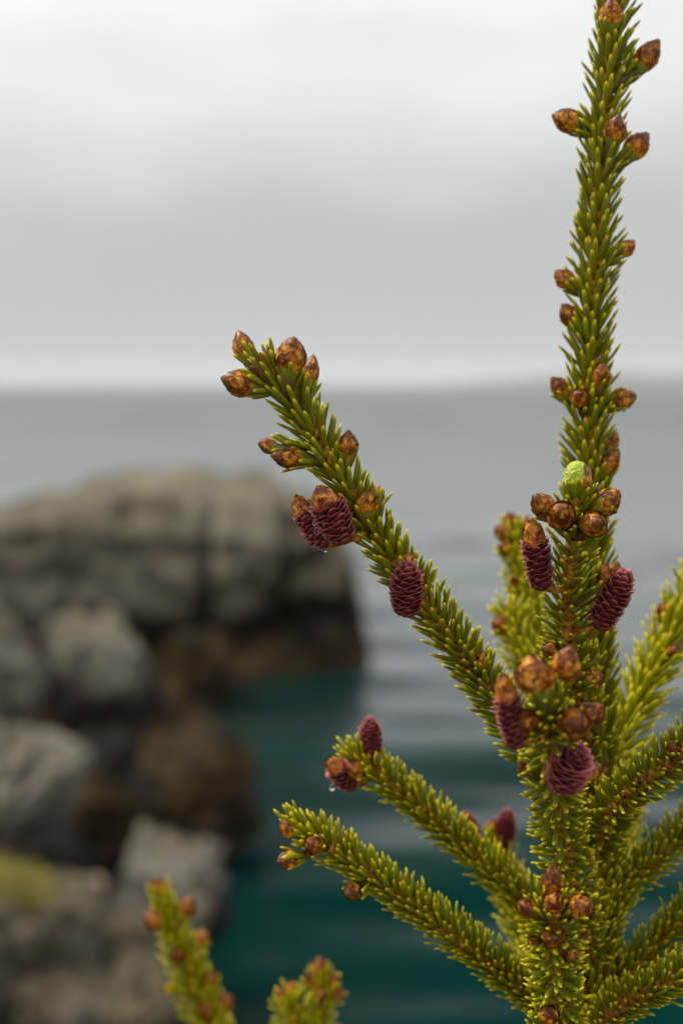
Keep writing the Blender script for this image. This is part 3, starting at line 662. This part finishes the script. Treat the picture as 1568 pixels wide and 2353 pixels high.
for a in [(735, 2222, 40, 50, (0, .95, .1), 0), (712, 2250, 30, 40, (-.4, .8, .3), .003), (765, 2252, 30, 40, (.4, .8, .2), .002), (778, 2284, 28, 34, (.85, .4, .2), .002), (738, 2288, 28, 30, (0, .3, .9), .009)]: bud(BL2, *a)
for a in [(645, 2286, 28, 36, (-.7, .6, .2), .002), (668, 2272, 28, 40, (.1, .95, .1), 0)]: bud(BL3, *a)

# -------------- cones
def scale_mesh(seed):
    rng = random.Random(seed); V, F, RM = [], [], []; nu, nv = 6, 4; th = .035
    ph = rng.uniform(0, 6); dip = rng.uniform(.06, .14)
    for side in (0, 1):
        for j in range(nv + 1):
            v = j / nv
            for i in range(nu + 1):
                u = -1 + 2 * i / nu
                w = (0.35 + 0.65 * math.sin(min(1, v * 1.3) * math.pi / 2)) * (1 - .18 * v ** 4)
                x = u * w * .80; zt = v * (0.66 + .13 * math.sin(u * 3.3 + ph) * v - .20 * u * u * v)
                out = .05 + .16 * v + .52 * v ** 3 - .24 * u * u * v + .10 * math.sin(u * 4.2 + ph) * v * v - side * th * (1.2 - .5 * v)
                V.append((out, x, zt)); RM.append(v ** 3.4)
        
    n1 = (nu + 1) * (nv + 1)
    for j in range(nv):
        for i in range(nu):
            k = j * (nu + 1) + i; F.append((k, k + 1, k + nu + 2, k + nu + 1)); k += n1; F.append((k, k + nu + 1, k + nu + 2, k + 1))
    for i in range(nu):
        k = nv * (nu + 1) + i; F.append((k, k + 1, k + 1 + n1, k + n1))
    for j in range(nv):
        k = j * (nu + 1); F.append((k, k + nu + 1, k + nu + 1 + n1, k + n1)); k += nu; F.append((k, k + n1, k + nu + 1 + n1, k + nu + 1))
    me = mesh('scale', V, F, attrs={'rim': RM}); me.materials.append(M_cscale); return me
SCM = [scale_mesh(s) for s in range(5)]
def cone_r(z): return (0.72 + 0.28 * math.sin(min(1, z / .35) * math.pi / 2)) * (1 - max(0, (z - .5) / .5) ** 2.4 * .72)
def cone(b, px, py, wpx, lpx, d, dz, label, cap=0, single=True, roll=0.0):
    best = min(range(0, len(b['pts']), 3), key=lambda i: abs((b['pts'][i] - CAMP).dot(UP) / (b['pts'][i] - CAMP).dot(FW) - (1176 - py) * K) + abs((b['pts'][i] - CAMP).dot(RT) / (b['pts'][i] - CAMP).dot(FW) - (px - 784) * K))
    dep = (b['pts'][best] - CAMP).dot(FW) - dz; c = at(px, py, dep); W, Ln = wpx * K * dep, lpx * K * dep
    tip = sdir(*d); base = c - tip * Ln / 2; M = basis(tip, -FW + RT * roll, base); rw = W / 2 * 0.68
    i = max(0, nearest(b, base) - 4); foot = M.inverted() @ b['pts'][i]; g = G()
    mid = foot * .45 + Vector((0, 0, -.0015)) * .55
    zs = [0, .06, .15, .3, .45, .6, .75, .88, .96]
    g.tube([Vector((0, 0, -.001))] + [Vector((0, 0, z * Ln)) for z in zs], [.0016] + [cone_r(z) * rw * .93 for z in zs], n=12)
    gs = G(); gs.tube([foot, mid, Vector((0, 0, .0004))], [.0014, .0014, .0017], n=10)
    o = link('cone', g.mesh('cone'), M_ccore, tree, M, label=label)
    link('stalk', gs.mesh('stalk'), M_twig, o, M)
    rng = random.Random(int(px + py)); cnt = int(60 * (Ln / .0175) * (.0052 / rw) ** .6) + 8; cnt = max(44, min(cnt, 86)); phi = rng.uniform(0, 6)
    mats = []
    for k in range(cnt):
        z = (k + .3) / cnt; z = z ** 0.97; phi += GA
        if cap == 1 and z > .74: continue
        r = cone_r(z) * rw
        s = 0.0040 * (rw / .0037) * (0.55 + .45 * cone_r(z)) * rng.uniform(.95, 1.05)
        tl = max(0, (z - .72) / .28)
        Ml = Matrix.Rotation(phi, 4, 'Z') @ Matrix.Translation((r * .93, 0, z * Ln * .95 - s * .3)) @ Matrix.Rotation(-tl * .75, 4, 'Y') @ Matrix.Rotation(rng.gauss(0, .06), 4, 'X') @ Matrix.Diagonal((s, s * 1.08, s, 1))
        mats.append((rng.randrange(5), Ml))
    if single:
        for v, Ml in mats: link('scale', SCM[v], None, o, M @ Ml)
    else:
        V, F, A = [], [], []
        for v, Ml in mats:
            me = SCM[v]; bb = len(V); V += [Ml @ x.co for x in me.vertices]; F += [tuple(bb + q for q in f.vertices) for f in me.polygons]
            A += [x.value for x in me.attributes['rim'].data]
        link('scales', mesh('scales', V, F, attrs={'rim': A}), M_cscale, o, M, kind='stuff')
    if cap:      # papery remains of the bud stuck on the tip (1) or hanging at the side (2)
        cw = rw * 2.4 if cap == 1 else rw * 1.6; cl = Ln * (.60 if cap == 1 else .45)
        Mc = M @ (Matrix.Translation((0, 0, Ln * .44)) if cap == 1 else Matrix.Translation((-rw * .55, rw * .75, Ln * .5)) @ Matrix.Rotation(.3, 4, 'X'))
        link('papery_cap', CAPM[int(px) % 2], None, o, Mc @ Matrix.Rotation(roll + px, 4, 'Z') @ Matrix.Diagonal((cw, cw, cl, 1)))
    clear.append((M @ Matrix.Translation((0, 0, Ln / 2)) @ Matrix.Diagonal((W * .48, W * .48, Ln * .5, 1))).inverted())
    return o
cone(L1, 760, 1180, 76, 136, (-.43, .9, .15), .010, 'purple cone with an amber papery tip, front one of the pair on the long branch', cap=1)
cone(L1, 712, 1197, 58, 132, (-.5, .86, -.05), -.001, 'purple cone hung with drops behind the front one of the pair', cap=1)
cone(L1, 934, 1350, 70, 124, (.0, .98, .2), .010, 'bare-tipped purple cone further down the long branch', cap=2)
cone(A_, 1232, 1272, 62, 160, (-.17, .97, .12), .004, 'purple cone with a large papery cap left of the upright shoot', cap=1)
cone(A_, 1408, 1374, 66, 150, (.42, .88, .2), .003, 'purple cone sticking out right of the upright shoot')
cone(B_, 1170, 1632, 60, 170, (-.22, .96, .1), .002, 'cone mostly wrapped in amber papery scales left of the peeling bud', cap=1)
cone(B_, 1308, 1764, 86, 124, (.28, .78, .5), .019, 'rosy cone pointing at the viewer below the peeling bud')
cone(L2, 851, 1694, 50, 92, (-.05, .99, 0), .0, 'pink cone standing upright on a left branch tip', single=False)
cone(L2, 782, 1775, 52, 92, (-.62, .75, .25), .003, 'drooping wet cone at the left branch tip', cap=1, single=False)
cone(G2, 1078, 1905, 42, 82, (-.3, .95, 0), .002, 'blurred purple cone, left one of two standing behind', single=False)
cone(G2, 1160, 1905, 46, 94, (.12, .98, 0), .0, 'blurred purple cone, right one of two standing behind', single=False)

# -------------- needles: drop those inside buds and cones, keep the 300 that show largest apart
def inside(p): return any((Mi @ p).length < 1 for Mi in clear)
kept = []
for nd in needles:
    b_ = nd[2].translation; tip_ = b_ + nd[6] * nd[7]
    if inside(tip_) or inside(b_ + nd[6] * nd[7] * .55) or inside(b_ + nd[6] * nd[7] * .8): continue
    kept.append(nd)
# dry brown needles round the tip of the long branch
rng = random.Random(99); tp_ = L1['pts'][-1]; tax = (L1['pts'][-1] - L1['pts'][-25]).normalized()
for k in range(26):
    a = k * GA; rr_ = 0.0012 + 0.0022 * math.sqrt(k / 26)
    x = tax.orthogonal().normalized(); y = tax.cross(x); rd = x * math.cos(a) + y * math.sin(a)
    d = (tax + rd * (.08 + .12 * k / 26)).normalized(); M = basis(d, rd, tp_ + rd * rr_ - tax * .006)
    ln = rng.uniform(.009, .0125); dead = 1 if k % 5 < 3 else 0
    kept.append([L1['id'], rng.randrange(6), M @ Matrix.Diagonal((.009, .009, ln, 1)), rng.random(), .3, dead, d, ln])

BO = []
for b in branches:
    g = G(); step = max(1, len(b['pts']) // 200); idx = list(range(0, len(b['pts']), step))
    if idx[-1] != len(b['pts']) - 1: idx.append(len(b['pts']) - 1)
    o0 = b['pts'][0]; sd_ = b['id'] * 3.1
    P = [b['pts'][i] for i in idx]; RR = [b['rad'][i] for i in idx]
    if b is leader:
        lp = spline(lower, .01); P = lp[:-1] + P; RR = [.016 + (.0046 - .016) * (i / (len(lp) - 1)) ** .7 for i in range(len(lp) - 1)] + RR; o0 = TB
    g.tube([p - o0 for p in P], RR, n=12, bump=lambda i, k: 1 + .10 * noise.noise(Vector((i * .6, k * .9, sd_))) + .06 * (1 if (k + i // 3) % 2 else -1))
    for base, rd, t in b['pegs']:      # woody pegs that carry the needles
        q = base - o0; s_ = .0009; x = t.cross(rd); k = len(g.V)
        top = q + rd * .0006 + t * .0007
        g.V += [q - t * s_ * 1.5 - rd * .0006, q + x * s_ - rd * .0005, q + t * s_ * .8 - rd * .0005, q - x * s_ - rd * .0005, top + x * s_ * .55, top - x * s_ * .55 , top - t * .0006 + rd * .0001]
        g.F += [(k, k + 1, k + 4, k + 6), (k + 1, k + 2, k + 4), (k + 2, k + 3, k + 5, k + 4), (k + 3, k, k + 6, k + 5), (k + 4, k + 5, k + 6)]
    o = link(b['name'], g.mesh(b['name']), M_twig, tree, Matrix.Translation(o0))
    if b['label']: o['label'] = b['label']
    BO.append(o)

fr = {L1['id']: 1.0, A_['id']: 1.0, leader['id']: .85, B_['id']: .8}
def score(nd):
    if nd[0] not in fr or nd[5]: return 0
    p = nd[2].translation; dd = (p - CAMP).dot(FW); px = 784 + (p - CAMP).dot(RT) / dd / K; py = 1176 - (p - CAMP).dot(UP) / dd / K
    if not (5 < px < 1563 and 5 < py < 2340): return 0
    v = (p - CAMP).normalized(); b = branches[nd[0]]; ax = b['pts'][nearest_c(b, p)]
    front = (ax - p).dot(v)
    return fr[nd[0]] * nd[7] * math.sqrt(max(0, 1 - nd[6].dot(v) ** 2)) / dd * (1 if front > -.0008 else .2)
def nearest_c(b, p):
    return min(range(0, len(b['pts']), 4), key=lambda i: (b['pts'][i] - p).length_squared)
sc_ = [score(n) for n in kept]; order = sorted(range(len(kept)), key=lambda i: -sc_[i])[:296]; single = set(order)
pm = {}
def needle_mesh(var, q):       # shared meshes: six shapes x four shades x three tones
    if (var, q) not in pm:
        V, F, T = PROT[var]; me = mesh('needle', V, F, attrs={'t': T, 'rnd': [(q % 4 + .5) / 4] * len(T), 'tone': [.04 + .14 * (q // 4)] * len(T)})
        me.materials.append(M_needle); pm[(var, q)] = me
    return pm[(var, q)]
rest = [n for i, n in enumerate(kept) if i not in single and not n[5]]
for i in order:
    n = kept[i]; tq = min(2, max(0, int((n[4] - .04) / .14 + .5)))
    link('needle', needle_mesh(n[1], int(n[3] * 3.99) + 4 * tq), None, BO[n[0]], n[2])
for n in kept:
    if n[5]:
        V, F, T = PROT[n[1]]; me = mesh('dry_needle', V, F); link('dry_needle', me, M_dead, BO[n[0]], n[2])
# all the others in one mesh
nv = len(PROT[0][0]); nvs = nv * len(rest); co = np.zeros((nvs, 3), np.float32); aT = np.zeros(nvs, np.float32); aR = np.zeros(nvs, np.float32); aN = np.zeros(nvs, np.float32)
TBn = np.array(TB)
lv, ls = [], []
F0 = PROT[0][1]; flat0 = np.array([v for f in F0 for v in f]); cnt0 = np.array([len(f) for f in F0])
for k, n in enumerate(rest):
    V, F, T = PROT[n[1]]; Mn = np.array(n[2]); s = slice(k * nv, (k + 1) * nv)
    co[s] = V @ Mn[:3, :3].T + Mn[:3, 3] - TBn; aT[s] = T; aR[s] = n[3]; aN[s] = min(1, max(0, n[4]))
me = bpy.data.meshes.new('needles'); me.vertices.add(nvs); me.vertices.foreach_set('co', co.ravel())
loops = (flat0[None, :] + (np.arange(len(rest)) * nv)[:, None]).ravel(); cnts = np.tile(cnt0, len(rest)); starts = np.concatenate([[0], np.cumsum(cnts)[:-1]])
me.loops.add(len(loops)); me.loops.foreach_set('vertex_index', loops.astype(np.int32)); me.polygons.add(len(cnts))
me.polygons.foreach_set('loop_start', starts.astype(np.int32)); me.polygons.foreach_set('use_smooth', np.ones(len(cnts), bool))
me.update(calc_edges=True); me.validate()
for nm, a in (('t', aT), ('rnd', aR), ('tone', aN)): me.attributes.new(nm, 'FLOAT', 'POINT').data.foreach_set('value', a)
link('needles', me, M_needle, tree, Matrix.Translation(TB), kind='stuff')
print('needles', len(kept), 'buds', len(clear))

# -------------- water drops
def drop_mesh():
    V, F = [], []; n, m_ = 16, 10
    for j in range(1, m_):
        th = math.pi * j / m_
        for i in range(n):
            a = 2 * math.pi * i / n; z = math.cos(th); r = math.sin(th) * (1 - .12 * max(0, z)); V.append((r * math.cos(a), r * math.sin(a), z * (1.15 if z > 0 else 1)))
    b = len(V); V += [(0, 0, 1.15), (0, 0, -1)]
    for j in range(m_ - 2):
        for i in range(n): F.append((j * n + i, (j + 1) * n + i, (j + 1) * n + (i + 1) % n, j * n + (i + 1) % n))
    for i in range(n): F += [(b, i, (i + 1) % n), (b + 1, (m_ - 2) * n + (i + 1) % n, (m_ - 2) * n + i)]
    me = mesh('water_drop', V, F); me.materials.append(M_drop); return me
DM = drop_mesh()
def drop(px, py, d, r, label, group=None):
    o = link('water_drop', DM, None, None, Matrix.Translation(at(px, py, d)) @ Matrix.Diagonal((r, r, r, 1)), label=label, category='water drop')
    o['group'] = group or 'rain drops on the cones'
drop(696, 1230, .4965, .0010, 'clear drop on the lower left edge of the rear cone of the pair')
drop(722, 1256, .496, .0008, 'clear drop under the base of the rear cone, left of three in a row')
drop(734, 1262, .496, .0009, 'clear drop under the base of the rear cone, middle of three in a row')
drop(748, 1266, .496, .0006, 'tiny drop under the base of the rear cone, right of three in a row')
drop(728, 1220, .491, .0012, 'large drop on the left flank of the front cone of the pair')
drop(722, 1203, .491, .0007, 'small drop just above the large one on the front cone')
drop(1204, 1257, .502, .0012, 'reddish drop on the cone left of the upright shoot')
drop(1432, 942, .545, .0007, 'tiny drop under a bud on the tall leading shoot')
drop(762, 1810, .553, .0012, 'drop hanging under the drooping wet cone')
drop(1146, 1628, .462, .0010, 'drop on the papery cone left of the peeling bud')

# ------------------------------------------------------------------ sea mist
def make_haze():
    x, y0, y1, z0, z1 = 4100, -300, 4100, -1.5, 42
    V = [(a, b, c) for c in (z0, z1) for b in (y0, y1) for a in (-x, x)]
    F = [(0, 2, 3, 1), (4, 5, 7, 6), (0, 1, 5, 4), (2, 6, 7, 3), (0, 4, 6, 2), (1, 3, 7, 5)]
    m = bpy.data.materials.new('sea mist'); m.use_nodes = True; t = m.node_tree; t.nodes.clear()
    v = N(t, 'ShaderNodeVolumePrincipled'); v.inputs['Color'].default_value = (0.93, 0.95, 0.96, 1); v.inputs['Density'].default_value = HAZE
    o = N(t, 'ShaderNodeOutputMaterial'); L(t, v.outputs[0], o.inputs['Volume'])
    link('haze', mesh('haze', V, F, smooth=False), m, kind='stuff', label='thin grey sea mist lying over the water', category='mist')
HAZE = 0.0002
make_haze()
